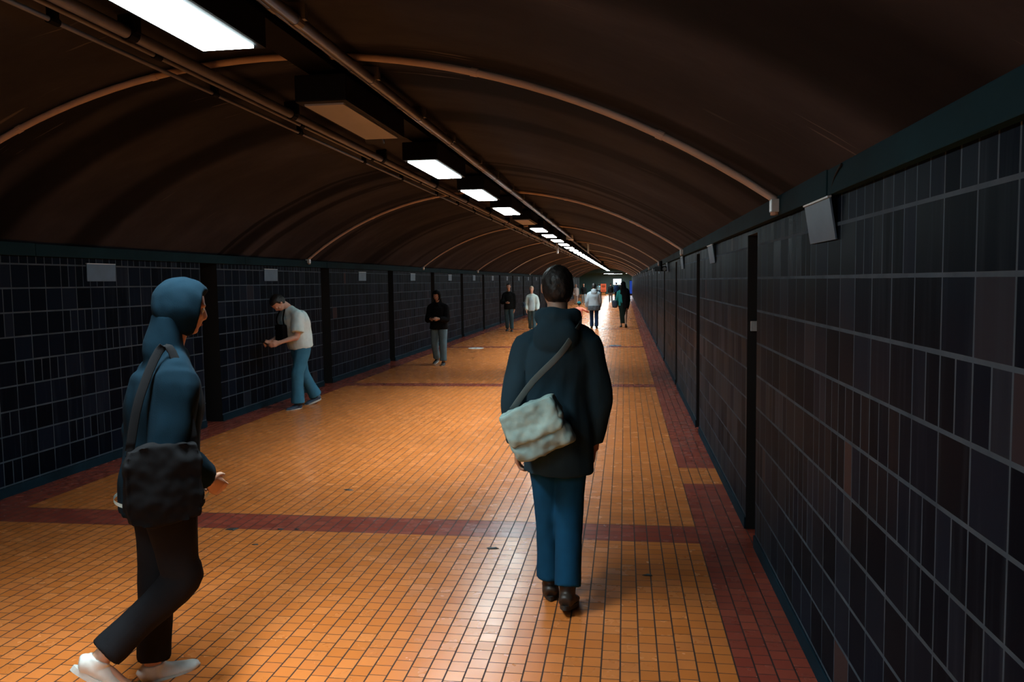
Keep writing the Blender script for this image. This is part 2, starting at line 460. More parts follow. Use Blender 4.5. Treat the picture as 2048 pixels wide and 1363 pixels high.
run_pipe('conduit', 'thick conduit left of the lights, running the whole tunnel', -2.545, 3.112, 0.032, Y0 + .2, 70.0, 2.3, True)
run_pipe('conduit', 'middle thin conduit on the left of the lights', -2.67, 3.125, 0.014, Y0 + .2, 60.0, 2.0, True, thick=1.5)
run_pipe('conduit', 'lowest and leftmost thin conduit on the vault', -2.785, 3.112, 0.013, Y0 + .2, 55.0, 1.7, True, thick=1.6)
run_pipe('conduit', 'far stretch of conduit beyond the bend, right of the distant lights', -1.66, 3.10, 0.034, 24.6, 57.0, 2.6, False, thick=1.12)
tag(obj('junction_box', newbox((-1.735, 24.03, 3.04), (-1.53, 24.57, 3.18), 0.01), M['galv']),
    'grey junction box on the vault at the bend in the right conduit', 'junction box')
tag(obj('junction_box', newbox((-1.735, 57.03, 2.96), (-1.47, 57.6, 3.17), 0.01), M['housing']),
    'black junction box far along the vault, right of the distant lights', 'junction box')
for x, lab in ((-2.42, 'left'), (-1.30, 'right')):
    bm = newbox((x - 0.03, 29.0, 2.80), (x + 0.03, 29.25, 3.12), 0.006); box(bm, (x - 0.05, 29.08, 3.12), (x + 0.05, 29.17, vz(x) + .003))
    tag(obj('bracket', bm, M['white']), 'white upright bracket on the %s side of the distant lights' % lab, 'bracket', 'white brackets beside the lights')

# arched conduits across the vault (skewed: the left end lies farther off)
def arch(k, yR, label, r=0.021, m=None, boxed=False, band=False):
    e = empty('arch_conduit', (0, yR, 0))
    off = r + 0.004; sk = 0.09 if k == 0 else 0.20
    pts = []
    n = 40
    xa, xb = WR - 0.045, WL + 0.045
    for i in range(n + 1):
        x = xa + (xb - xa) * i / n
        a = math.atan2(x - XC, vz(x) - (ZT - RV)); rr = RV - off
        pts.append((Vector((XC + rr * math.sin(a), sk * (xa - x), ZT - RV + rr * math.cos(a))), r, r))
    if not band:
        pts.insert(0, (Vector((WR - 0.06, -0.01, 2.14)), r, r)); pts.append((Vector((WL + 0.06, sk * (xa - xb) + 0.01, 2.14)), r, r))
        bm = bmesh.new(); tube(bm, pts, ref=(0, 1, 0), n=12, sub=1)
    else:
        bm = bmesh.new(); tube(bm, [(p, 0.16, 0.012) for p, _, _ in pts], ref=(0, 1, 0), n=8, sub=1)
    obj('pipe', bm, m or M['pipe2'], e, True)
    for side in ((1, -1) if not band else ()):
        x = xa if side > 0 else xb; y = sk * (xa - x)
        obj('end_box', newbox((x - 0.035, y - 0.03, 2.155), (x + 0.035, y + 0.03, 2.225), 0.006), M['galv'], e)
    if not band:
        for i in (5, 12, 19, 26, 33):
            p = pts[i][0]; q = pts[i + 1][0]; d = (q - p).normalized() * 0.02; bm = bmesh.new()
            tube(bm, [(p - d, r * 1.18, r * 1.18), (p + d, r * 1.18, r * 1.18)], ref=(0, 1, 0), n=12, sub=1)
            obj('clamp', bm, m or M['pipe2'], e)
    return tag(e, label, 'conduit' if not band else 'arch band', 'arched conduits crossing the vault')
RINGY = [4.50, 11.6, 19.3, 27.2, 35.2, 43.2, 51.2, 59.2, 67.2, 75.2, 83.2]
for k, y in enumerate(RINGY):
    if k == 4: arch(k, y, 'wide pale band arching over the tunnel beyond the fourth arched conduit', m=M['palearch'], band=True)
    else: arch(k, y, 'brown arched conduit across the vault, %s' % ('nearest the camera' if k == 0 else ordn(k + 1) + ' arch counted from the camera'))

# ------------------------------------------------------------------ things on the walls
def sign(side, y, label, tilt=0.0, cable=False):
    x = WR if side > 0 else WL; z = 1.955 if side > 0 else 1.862
    e = empty('wall_sign', (x - side * 0.006, y, z))
    bm = bmesh.new(); g = box(bm, (-0.004, -0.225, 0.0), (0.004, 0.225, 0.172), 0.0015)
    p = obj('plate', bm, M['plate'], e); p.rotation_euler = (0, -side * tilt, 0)
    bm = bmesh.new(); box(bm, (-0.010, -0.225, 0.172), (0.006, 0.225, 0.180), 0.001)  # lamp light along the plate's top, put into a paler strip
    q = obj('painted_lit_edge', bm, M['galv'], e); q.rotation_euler = (0, -side * tilt, 0)
    if cable:
        bm = bmesh.new(); tube(bm, [((-0.02, -0.19, 0.17), .004, .004), ((-0.03, -0.30, 0.24), .004, .004), ((-0.035, -0.42, 0.275), .004, .004)], n=8)
        obj('cable', bm, M['housing'], e, True)
    return tag(e, label, 'sign', 'blank grey plates high on the tiled walls')
for k in range(12):
    yR = [3.64, 8.02, 12.1][k] if k < 3 else 12.1 + 4.03 * (k - 2)
    yL = [7.50, 11.45, 15.70, 19.62, 23.95, 27.9][k] if k < 6 else 27.9 + 4.03 * (k - 5)
    sign(1, yR, 'large tilted grey plate on the right wall nearest the camera' if k == 0 else
         'blank grey plate high on the right wall, %s from the camera' % ordn(k + 1), 0.16 if k == 0 else 0.10 + 0.05 * (k % 2), k == 0)
    sign(-1, yL, 'blank grey plate with faint marks on the left wall, nearest the camera' if k == 0 else
         'blank grey plate high on the left wall, %s from the camera' % ordn(k + 1), 0.02)
def camera_thing(loc, rz, label, s=1.0):
    e = empty('security_camera', loc, rz)
    obj('housing', newbox((-0.07 * s, -0.12 * s, -0.05 * s), (0.07 * s, 0.12 * s, 0.05 * s), 0.012 * s), M['housing'], e)
    bm = bmesh.new(); tube(bm, [((0, -0.12 * s, -0.005), .034 * s, .034 * s), ((0, -0.15 * s, -0.005), .038 * s, .038 * s)], n=16, sub=1)
    obj('lens', bm, M['galv'], e)
    obj('mount', newbox((-0.025 * s, -0.025 * s, 0.04 * s), (0.025 * s, 0.025 * s, 0.16 * s), 0.004), M['housing'], e)
    return tag(e, label, 'camera')
camera_thing((-2.04, 6.45, 3.02), 0.25, 'black security camera hanging between the unlit light and the next lit one', 1.1)
camera_thing((WR - 0.14, 16.4, 2.02), 0.5, 'small dark security camera under the ledge of the right wall')
tag(obj('bracket', newbox((WR + 0.02, 5.79, 1.43), (WR + 0.07, 5.814, 1.50), 0.003), M['galv']),
    'small zinc bracket inside the nearest black recess of the right wall', 'bracket')

# floor covers and litter
def cover(x, y, r, m, label):
    e = empty('drain_cover', (x, y, 0.0))
    bm = bmesh.new()
    tube(bm, [((0, 0, 0.0005), r, r), ((0, 0, 0.007), r, r), ((0, 0, 0.010), r * .93, r * .93)], n=40, sub=1); obj('lid', bm, m, e)
    bm = bmesh.new(); bmesh.ops.create_cone(bm, cap_ends=True, segments=12, radius1=.03, radius2=.03, depth=.004, matrix=Matrix.Translation((0, 0, .012)))
    obj('keyhole', bm, M['strut'], e)
    return tag(e, label, 'drain cover')
cover(-4.03, 21.33, 0.215, M['white'], 'round white drain cover on the left of the floor near a red band')
cover(-0.27, 22.10, 0.18, M['plate'], 'round grey drain cover on the right of the floor near a red band')
for i, (x, y, s, lab) in enumerate([(-2.405, 6.60, .030, 'dark fleck of litter beyond the nearest red band'), (-0.89, 5.21, .032, 'dark leaf shaped litter left of the walker in the dark jacket'),
        (-2.89, 5.44, .040, 'black smear of litter on the near edge of the red band'), (-2.53, 5.47, .018, 'grey speck of litter on the red band'),
        (-2.40, 5.48, .016, 'small black speck of litter on the red band'), (-2.55, 5.12, .018, 'black speck of litter on orange tiles below the red band'),
        (0.135, 4.82, .022, 'black blob of chewing gum right of the walker in the dark jacket')]):
    bm = bmesh.new(); n = 11
    lo = []; 
    for k in range(n):
        a = 2 * PI * k / n; r = s * random.uniform(.6, 1.15)
        lo.append((r * 1.5 * math.cos(a), r * .8 * math.sin(a)))
    v0 = [bm.verts.new((a, b, 0.0004)) for a, b in lo]; v1 = [bm.verts.new((a * .7, b * .7, 0.005)) for a, b in lo]
    for k in range(n): bm.faces.new((v0[k], v0[(k + 1) % n], v1[(k + 1) % n], v1[k]))
    bm.faces.new(v1)
    o = obj('litter', bm, M['dsole']); o.location = (x, y, 0); tag(o, lab, 'litter', kind='thing')

# ------------------------------------------------------------------ things in the far hall
def hall_light(x, y, w, lab):
    e = empty('ceiling_light', (x, y, 2.62))
    obj('housing', newbox((-w / 2 - .05, -.10, 0), (w / 2 + .05, .10, .28), .01), M['housing'], e)
    obj('light_panel', newbox((-w / 2, -.08, -.01), (w / 2, .08, .003), .003), M['hpanel'], e)
    la = bpy.data.lights.new('lamp', 'AREA'); la.shape = 'RECTANGLE'; la.size = w; la.size_y = 0.16; la.energy = 200.0 * w; la.color = (0.80, 0.97, 1.0)
    lo = bpy.data.objects.new('lamp', la); C.objects.link(lo); lo.parent = e; lo.location = (0, 0, -0.014)
    tag(e, lab, 'ceiling light', 'lights of the far hall')
M['hpanel'] = emit('hall_lamp_panel', (0.80, 0.98, 1.0), 14.0)
hall_light(-1.9, 97.5, 1.2, 'crosswise white light on the hall ceiling beyond the tunnel mouth')
hall_light(0.6, 97.0, 0.9, 'short white light on the hall ceiling by the right wall')
hall_light(-1.2, 102.5, 1.8, 'deepest white light on the hall ceiling')
e = empty('notice_board', (-2.5, 95.6, 0))
M['orange'] = emit('orange_poster', (0.9, 0.17, 0.07), 0.40); M['orange'].node_tree.nodes['Principled BSDF'].inputs['Base Color'].default_value = (0.75, 0.16, 0.07, 1)
M['amber'] = simple('amber_board', (0.75, 0.38, 0.10), 0.5, var=0.1)
obj('poster', newbox((-.32, -.03, .48), (.32, .03, 1.42), .004), M['orange'], e)
bm = bmesh.new()
for z, w in ((1.18, .40), (1.08, .46), (.98, .34), (.62, .48)): box(bm, (-w / 2, -.034, z), (w / 2, -.028, z + .05))
obj('lettering', bm, M['strut'], e)
obj('band', newbox((-.30, -.035, .40), (.30, .035, .48), .003), M['housing'], e)
obj('lower_board', newbox((-.22, -.03, .06), (.22, .03, .40), .004), M['amber'], e)
for s in (-.24, .24): obj('leg', newbox((s - .02, -.04, 0), (s + .02, .04, .42), .003), M['housing'], e)
tag(e, 'orange notice board standing at the far end of the tunnel', 'notice board')
e = empty('lit_screen', (-.89, 98.5, 1.28))
M['screen'] = emit('lit_screen', (0.45, 0.82, 1.0), 1.3); M['bluep'] = emit('blue_lit_panel', (0.01, 0.08, 0.60), 0.45); M['bluep'].node_tree.nodes['Principled BSDF'].inputs['Base Color'].default_value = (0.01, 0.03, 0.2, 1)
obj('screen_panel', newbox((-.48, -.02, 0), (.48, .02, .70), .004), M['screen'], e)
bm = bmesh.new(); box(bm, (-.24, -.028, .10), (-.18, -.02, .62)); box(bm, (-.18, -.028, .34), (-.06, -.02, .40)); box(bm, (-.18, -.028, .56), (-.04, -.02, .62))
tube(bm, [((.17 + .13 * math.cos(a), -.024, .36 + .20 * math.sin(a)), .004, .035) for a in [.9 + k * .45 for k in range(11)]], ref=(0, 1, 0), n=8, sub=2)
obj('marks', bm, M['bluep'], e)
obj('frame', newbox((-.52, -.01, -.04), (.52, .05, .74), .006), M['housing'], e)
obj('post', newbox((-.05, .05, -1.28), (.05, .12, .8), .004), M['housing'], e)
tag(e, 'white and blue lit screen above the heads in the far hall', 'screen')
e = empty('display_cabinet', (.90, 96.5, 0))
obj('body', newbox((-.35, -.28, 0), (.35, .28, 1.8), .01), M['housing'], e)
obj('lit_front', newbox((-.31, -.30, .2), (.24, -.27, 1.72), .004), M['bluep'], e)
obj('lit_edge', newbox((.25, -.30, .2), (.31, -.27, 1.72), .004), M['screen'], e)
tag(e, 'tall blue lit cabinet in the far hall by the right wall', 'cabinet')

# ------------------------------------------------------------------ people
def rotx(v, a):   # rotate about X: positive a tips +Z towards +Y (forward)
    c, s = math.cos(a), math.sin(a); return Vector((v[0], v[1] * c + v[2] * s, -v[1] * s + v[2] * c))
class Fig: pass
def pose(h, lean=4, legs=((8, 6), (-10, 16)), foot=(0, 18), arms=None, head=(0, 0), wide=1.0, absp=3.0, hs=1.0):
    """joint positions in the figure's own frame: facing +Y, right +X. index 0 = left (-X), 1 = right (+X)"""
    F = Fig(); F.h = h; F.wide = wide; F.hs = hs
    def R(x): return x * h
    F.pel = Vector((0, 0, 0))
    L = [0.0, .095, .175, .245, .300]         # along the spine
    ang = [lean * .35, lean * .7, lean * 1.0, lean * 1.15, lean * 1.25]
    F.sp = [Vector((0, 0, 0))]
    for i in range(1, 5):
        F.sp.append(F.sp[-1] + rotx((0, 0, R(L[i] - L[i - 1])), rad(ang[i])))
    F.up = rotx((0, 0, 1), rad(ang[3])); F.fw = rotx((0, 1, 0), rad(ang[3]))
    F.neck = F.sp[4]
    hp, hy = head
    ha = rad(ang[4] * .6 + hp)
    F.hup = rotx((0, 0, 1), ha); F.hfw = rotx((0, 1, 0), ha); F.hrt = Vector((1, 0, 0))
    rz = Matrix.Rotation(rad(hy), 3, F.hup); F.hfw = rz @ F.hfw; F.hrt = rz @ F.hrt
    F.skull = F.neck + F.up * R(.030) + F.hup * R(.030 + .056 * hs) + F.hfw * R(.010)
    F.hip, F.knee, F.ank, F.toe, F.fdir = [], [], [], [], []
    for i, s in enumerate((-1, 1)):
        a, b = rad(legs[i][0]), rad(legs[i][1]); ab = rad(legs[i][2] if len(legs[i]) > 2 else absp)
        hip = Vector((s * R(.050) * wide, 0, -R(.005)))
        d1 = Vector((s * math.sin(ab), math.sin(a) * math.cos(ab), -math.cos(a) * math.cos(ab)))
        d2 = Vector((s * math.sin(ab) * .3, math.sin(a - b), -math.cos(a - b)))
        kn = hip + d1 * R(.243); an = kn + d2.normalized() * R(.236)
        p = rad(foot[i]); fd = Vector((s * .10, math.cos(p), -math.sin(p))).normalized()
        F.hip.append(hip); F.knee.append(kn); F.ank.append(an); F.fdir.append(fd)
    F.sh, F.elb, F.wri, F.hdir, F.palm = [], [], [], [], []
    arms = arms or ((-6, 8, 14, 4), (8, 8, 16, 4))
    for i, s in enumerate((-1, 1)):
        a, b, e_, c = [rad(v) for v in arms[i][:4]]
        sh = F.sp[3] - F.up * R(.004) + Vector((s * R(.094) * wide, 0, 0))
        d1 = Vector((s * math.sin(b), math.sin(a) * math.cos(b), -math.cos(a) * math.cos(b)))
        d2 = Vector((-s * math.sin(c), math.sin(a + e_) * math.cos(c), -math.cos(a + e_) * math.cos(c)))
        el = sh + d1 * R(.168); wr = el + d2 * R(.146)
        F.sh.append(sh); F.elb.append(el); F.wri.append(wr); F.hdir.append(d2)
        F.palm.append(Vector((-s, 0, 0)) - d2 * d2.dot(Vector((-s, 0, 0))))
    low = min(min((F.ank[i] - Vector((0, 0, R(.038)))).z - max(0, F.fdir[i].z * -1) * R(.105) for i in (0, 1)), 1e9)
    F.z0 = -low
    return F

def hand_bm(bm, F, i, curl=28, thumb=True):
    h = F.h; d = F.hdir[i].normalized(); n = F.palm[i].normalized(); sp = d.cross(n).normalized()
    if sp.y < 0: sp = -sp                      # towards the thumb side (forward)
    w = F.wri[i]
    tube(bm, [(w - d * .01 * h, .017 * h, .013 * h), (w + d * .012 * h, .019 * h, .011 * h), (w + d * .032 * h, .0235 * h, .0095 * h), (w + d * .052 * h, .0225 * h, .0085 * h)], ref=sp, n=14)
    for k, (o, ln) in enumerate(((.016, .040), (.0055, .045), (-.005, .042), (-.0155, .033))):
        p = w + d * .049 * h + sp * o * h; dd = d + sp * (o * 2.2); dd.normalize()
        pts = [(p - dd * .012 * h, .0052 * h, .0052 * h)]; a = rad(curl * (0.55 + .12 * k))
        cur = p; di = dd
        for seg in (.44, .32, .24):
            ax = dd.cross(n).normalized(); di = Matrix.Rotation(a, 3, ax) @ di
            cur = cur + di * (ln * seg * h); pts.append((cur, .0050 * h if seg > .3 else .0040 * h, .0048 * h if seg > .3 else .0038 * h)); a = rad(curl)
        tube(bm, pts, ref=sp, n=10, sub=3)
    p = w + d * .012 * h + sp * .014 * h
    t1 = (d * .75 + sp * .62 + n * .25).normalized(); t2 = (d * .92 + sp * .18 + n * .38).normalized()
    tube(bm, [(p - t1 * .008 * h, .0075 * h, .007 * h), (p + t1 * .018 * h, .0068 * h, .0062 * h), (p + t1 * .020 * h + t2 * .016 * h, .0058 * h, .0052 * h), (p + t1 * .020 * h + t2 * .030 * h, .0042 * h, .004 * h)], ref=n, n=10, sub=3)

def head_rot(F): return Matrix((F.hrt, F.hfw, F.hup)).transposed()
def body_bm(F, curl=28):
    h = F.h; bm = bmesh.new(); W = F.wide
    def q(i, a, b): return (F.sp[i], a * h * W, b * h)
    tube(bm, [(F.sp[0] - Vector((0, 0, .045 * h)), .070 * h * W, .052 * h), q(0, .088, .064), q(1, .078, .058), q(2, .090, .064), (F.sp[3] - F.up * .008 * h, .094 * h * W, .056 * h), (F.sp[3] + F.up * .022 * h, .060 * h, .042 * h), (F.neck, .036 * h, .036 * h)], n=24)
    for sj in F.sh: tube(bm, [(F.neck - F.up * .008 * h, .030 * h, .030 * h), (F.neck.lerp(sj, .45) - F.up * .006 * h, .027 * h, .032 * h), (sj, .028 * h, .031 * h)], ref=(0, 1, 0), n=16)
    tube(bm, [(F.neck - F.up * .02 * h, .036 * h, .036 * h), (F.neck + F.up * .015 * h, .031 * h, .032 * h), (F.skull - F.hup * .035 * h - F.hfw * .006 * h, .030 * h, .033 * h)], n=18)
    R = head_rot(F); h = F.h * F.hs
    def hp(x, y, z): return F.skull + R @ Vector((x * h, y * h, z * h))
    ellip(bm, hp(0, -.004, .012), (.0425 * h, .054 * h, .050 * h), R)
    ellip(bm, hp(0, .014, -.022), (.035 * h, .040 * h, .042 * h), R)
    ellip(bm, hp(0, .032, -.050), (.019 * h, .017 * h, .013 * h), R)          # chin
    ellip(bm, hp(0, .040, .012), (.030 * h, .012 * h, .008 * h), R)            # brow
    tube(bm, [(hp(0, .049, .006), .0045 * h, .0045 * h), (hp(0, .058, -.014), .0075 * h, .006 * h), (hp(0, .050, -.020), .009 * h, .005 * h)], ref=F.hrt, n=10)
    ellip(bm, hp(0, .047, -.034), (.013 * h, .007 * h, .006 * h), R)           # mouth mound
    for s in (-1, 1):
        ellip(bm, hp(s * .044, -.004, -.004), (.006 * h, .011 * h, .018 * h), R, 12, 8)
        ellip(bm, hp(s * .024, .036, -.012), (.012 * h, .010 * h, .010 * h), R, 12, 8)   # cheek
    h = F.h
    for i in (0, 1):
        s = -1 if i == 0 else 1
        hi, kn, an = F.hip[i], F.knee[i], F.ank[i]
        tube(bm, [(hi + Vector((0, 0, .03 * h)), .048 * h, .055 * h), (hi.lerp(kn, .3), .049 * h, .052 * h), (hi.lerp(kn, .75), .036 * h, .038 * h), (kn, .031 * h, .033 * h), (kn.lerp(an, .28), .031 * h, .034 * h), (kn.lerp(an, .7), .022 * h, .023 * h), (an, .019 * h, .021 * h), (an - Vector((0, 0, .02 * h)), .02 * h, .024 * h)], n=18)
        fd = F.fdir[i]; b = an - Vector((0, 0, .018 * h))
        tube(bm, [(b - fd * .020 * h, .013 * h, .012 * h), (b + fd * .02 * h, .016 * h, .014 * h), (b + fd * .065 * h - Vector((0, 0, .006 * h)), .018 * h, .008 * h), (b + fd * .090 * h - Vector((0, 0, .008 * h)), .011 * h, .005 * h)], n=14)
        sh, el, wr = F.sh[i], F.elb[i], F.wri[i]
        tube(bm, [(sh.lerp(F.sp[3], .35), .034 * h, .034 * h), (sh, .031 * h, .032 * h), (sh.lerp(el, .45), .026 * h, .028 * h), (el, .0215 * h, .022 * h), (el.lerp(wr, .28), .023 * h, .022 * h), (el.lerp(wr, .75), .017 * h, .016 * h), (wr + F.hdir[i] * .012 * h, .0165 * h, .0125 * h)], n=16)
        hand_bm(bm, F, i, curl)
    return bm

def hair_mesh(F, style='short', seed=1.0):
    h = F.h * F.hs; R = head_rot(F); bm = bmesh.new()
    g = bmesh.ops.create_uvsphere(bm, u_segments=44, v_segments=28, radius=1.0)
    for v in g['verts']:
        d = v.co.normalized(); f = 1.10
        face = max(0.0, min(1.0, (d.y - .18 + max(0, -d.z) * .6) / .28)) * max(0.0, min(1.0, (.60 - d.z) / .25))
        neckcut = max(0.0, min(1.0, (-.55 - d.z) / .42)) ** 1.5
        f += .05 * noise.noise(d * 5 + Vector((seed, 0, 0))) + .03 * noise.noise(Vector((d.x * 14, d.y * 14, d.z * 4 + seed)))
        f = f * (1 - max(face, neckcut)) + .80 * max(face, neckcut)
        c = Vector((0, -.005, .008))
        v.co = F.skull + R @ (Vector((d.x * .0435, d.y * .056, d.z * .053 + (0.0 if d.z > 0 else d.z * (.022 if d.y < 0 else .010)))) * h * f + c * h)
    if style == 'long':
        b = F.skull - F.hfw * .030 * h
        tube(bm, [(b + F.hup * .02 * h, .042 * h, .03 * h), (b - F.hup * .05 * h - F.hfw * .006 * h, .046 * h, .026 * h), (F.neck - F.fw * .045 * h, .054 * h, .022 * h), (F.sp[3] - F.fw * .066 * h, .050 * h, .016 * h), (F.sp[3] - F.up * .04 * h - F.fw * .068 * h, .035 * h, .010 * h)], n=20)
    if style == 'bun':
        ellip(bm, F.skull + F.hup * .045 * h - F.hfw * .045 * h, (.022 * h, .02 * h, .02 * h))
    return bm

def hood_mesh(F, seed=1.0):
    h = F.h * F.hs; R = head_rot(F); bm = bmesh.new()
    g = bmesh.ops.create_uvsphere(bm, u_segments=56, v_segments=36, radius=1.0)
    for v in g['verts']:
        d = v.co.normalized()
        f = 1.34 + .05 * noise.noise(d * 3 + Vector((seed, 0, 0)))
        k = max(0.0, min(1.0, (d.y - .42) / .22)) * max(0.0, min(1.0, (.72 - d.z) / .20))
        f = f * (1 - k) + .62 * k
        f *= 1 + .10 * max(0, -d.z)
        v.co = F.skull + R @ (Vector((d.x * .0435 * f, d.y * .054 * f + .002, d.z * .051 * f + .003)) * h)
    return bm

def eyes(F, par, m=None):
    h = F.h * F.hs; R = head_rot(F)
    for s in (-1, 1):
        bm = bmesh.new(); c = F.skull + R @ Vector((s * .0165 * h, .0415 * h, .000)); r = .0075 * h
        bmesh.ops.create_uvsphere(bm, u_segments=16, v_segments=12, radius=r)
        for f in bm.faces:
            if f.calc_center_median().normalized().dot(R.transposed() @ F.hfw if False else F.hfw) > .86: f.material_index = 1
        for v in bm.verts: v.co += c
        obj('eye', bm, [M['eyew'], M['eyed']], par, True)
    bm = bmesh.new(); ellip(bm, F.skull + R @ Vector((0, .0525 * h, -.0345 * h)), (.0115 * h, .0028 * h, .0035 * h), R, 14, 8)
    obj('lips', bm, M['lip'], par, True)

def top_bm(F, length=.0, gape=.013, sleeve=1.0, hood=None, flare=0.0, puff=0.0, sw=0.0, collar=True):
    """jacket, hoodie, shirt: length = how far below the hip joint line the hem hangs (in body heights)"""
    h = F.h; W = F.wide; g = gape; bm = bmesh.new()
    hem = F.sp[0] - Vector((0, 0, length * h))
    pts = [(hem, (.092 + g + flare) * h * W, (.068 + g + flare * .8) * h)]
    if length > .05: pts.append((F.sp[0] - Vector((0, 0, .01 * h)), (.092 + g + flare * .6) * h * W, (.070 + g + flare * .5) * h))
    pts += [(F.sp[1], (.084 + g + flare * .4) * h * W, (.063 + g + puff) * h), (F.sp[2] - F.fw * puff * .4 * h, (.094 + g + puff * .5) * h * W, (.067 + g + puff) * h), (F.sp[3] - F.up * .012 * h, (.098 + g * .8) * h * W, (.058 + g + puff * .6) * h),
            (F.sp[3] + F.up * .018 * h, (.078 + g * .5) * h, (.048 + g * .5) * h), (F.sp[3] + F.up * .038 * h, (.054 + g * .4) * h, (.044 + g * .4) * h), (F.neck + F.up * .004 * h, (.038 + g * .3) * h, (.040 + g * .3) * h)]
    tube(bm, pts, n=28)
    for i in (0, 1):
        tube(bm, [(F.neck - F.up * .010 * h, (.034 + g * .4) * h, (.034 + g * .4) * h), (F.neck.lerp(F.sh[i], .45) - F.up * .006 * h, (.031 + g * .45) * h, (.036 + g * .45) * h), (F.sh[i] + F.up * .002 * h, (.033 + g * .5) * h, (.036 + g * .5) * h)], ref=(0, 1, 0), n=18)
    if collar:
        tube(bm, [(F.neck - F.up * .015 * h, .046 * h, .046 * h), (F.neck + F.up * .012 * h, .041 * h, .042 * h)], n=20)
    for i in (0, 1):
        sh, el, wr = F.sh[i], F.elb[i], F.wri[i]
        end = el.lerp(wr, .92) if sleeve >= 1 else sh.lerp(el, sleeve)
        pts = [(sh.lerp(F.sp[3], .40) - F.up * .010 * h, (.034 + g * .4) * h, (.036 + g * .4) * h), (sh, (.037 + g * .55) * h, (.038 + g * .55) * h)]
        if sleeve >= 1:
            pts += [(sh.lerp(el, .5), (.030 + g * .6 + sw) * h, (.031 + g * .6 + sw) * h), (el, (.026 + g * .6 + sw) * h, (.027 + g * .6 + sw) * h), (el.lerp(wr, .5), (.023 + g * .55 + sw) * h, (.023 + g * .55 + sw) * h), (end, (.019 + g * .45 + sw * .8) * h, (.018 + g * .45 + sw * .8) * h)]
        else:
            pts += [(sh.lerp(el, sleeve * .55), (.034 + g * .8) * h, (.035 + g * .8) * h), (end, (.034 + g * .9) * h, (.035 + g * .9) * h)]
        tube(bm, pts, n=18)
    if hood == 'down':
        b = F.neck - F.fw * .042 * h + F.up * .030 * h
        tube(bm, [(b + Vector((-.050 * h, .050 * h, -.002 * h)), .012 * h, .014 * h), (b + Vector((-.048 * h, .008 * h, -.004 * h)), .020 * h, .024 * h), (b + Vector((0, -.022 * h, -.010 * h)), .026 * h, .034 * h), (b + Vector((.048 * h, .008 * h, -.004 * h)), .020 * h, .024 * h), (b + Vector((.050 * h, .050 * h, -.002 * h)), .012 * h, .014 * h)], ref=(0, 1, 0), n=18)
        ellip(bm, b + Vector((0, -.022 * h, -.058 * h)), (.068 * h, .034 * h, .058 * h))
    if hood == 'up':
        tube(bm, [(F.skull - F.hup * .030 * h - F.hfw * .030 * h, .046 * h, .030 * h), (F.neck - F.fw * .014 * h, .056 * h, .046 * h), (F.sp[3] + F.up * .02 * h, .07 * h, .05 * h)], n=20)
    return bm
def legs_bm(F, w=(.058, .050, .046, .046), short=.93):
    h = F.h; W = F.wide; bm = bmesh.new()
    tube(bm, [(F.sp[0] - Vector((0, 0, .05 * h)), .082 * h * W, .062 * h), (F.sp[0], .096 * h * W, .072 * h), (F.sp[0].lerp(F.sp[1], .5), .088 * h * W, .066 * h)], n=24)
    for i in (0, 1):
        hi, kn, an = F.hip[i], F.knee[i], F.ank[i]; e = kn.lerp(an, short)
        tube(bm, [(hi + Vector((0, 0, .035 * h)), .050 * h, .060 * h), (hi.lerp(kn, .25), w[0] * h, (w[0] + .004) * h), (hi.lerp(kn, .8), w[1] * h * .96, w[1] * h), (kn, w[1] * h * .94, w[1] * h), (kn.lerp(an, .5), w[2] * h * .95, w[2] * h), (e, w[3] * h, w[3] * h * 1.06)], n=20)
    return bm
def shoe(F, i, par, m, sole, boot=False):
    h = F.h; fd = F.fdir[i]; up = Vector((0, 0, 1)) - fd * fd.z; up.normalize(); an = F.ank[i]
    b = an - up * .024 * h; bm = bmesh.new()
    tube(bm, [(b - fd * .034 * h, .016 * h, .014 * h), (b - fd * .022 * h + up * .004 * h, .022 * h, .022 * h), (b + fd * .015 * h + up * .003 * h, .024 * h, .023 * h), (b + fd * .055 * h - up * .004 * h, .027 * h, .016 * h), (b + fd * .092 * h - up * .007 * h, .024 * h, .012 * h), (b + fd * .112 * h - up * .008 * h, .012 * h, .008 * h)], ref=(1, 0, 0), n=18)
    tube(bm, [(b, .024 * h, .026 * h), (an + up * (.03 if boot else .004) * h, .024 * h, .027 * h)], n=16)
    s = obj('shoe', remesh(bm, .006 if h > 1.2 else .005, 2), m, par)
    bm = bmesh.new(); n = 28; c = b + fd * .038 * h - up * .0135 * h; sd = fd.cross(up).normalized()
    lo, hi = [], []
    for k in range(n):
        a = 2 * PI * k / n; u = math.cos(a) * .078 * h; v = math.sin(a) * (.0255 + .004 * math.cos(a)) * h
        p = c + fd * u + sd * v; lo.append(bm.verts.new(p - up * .0075 * h)); hi.append(bm.verts.new(p + up * .005 * h))
    for k in range(n): bm.faces.new((lo[k], lo[(k + 1) % n], hi[(k + 1) % n], hi[k]))
    bm.faces.new(lo[::-1]); bm.faces.new(hi)
    obj('sole', bm, sole, s)
    return s

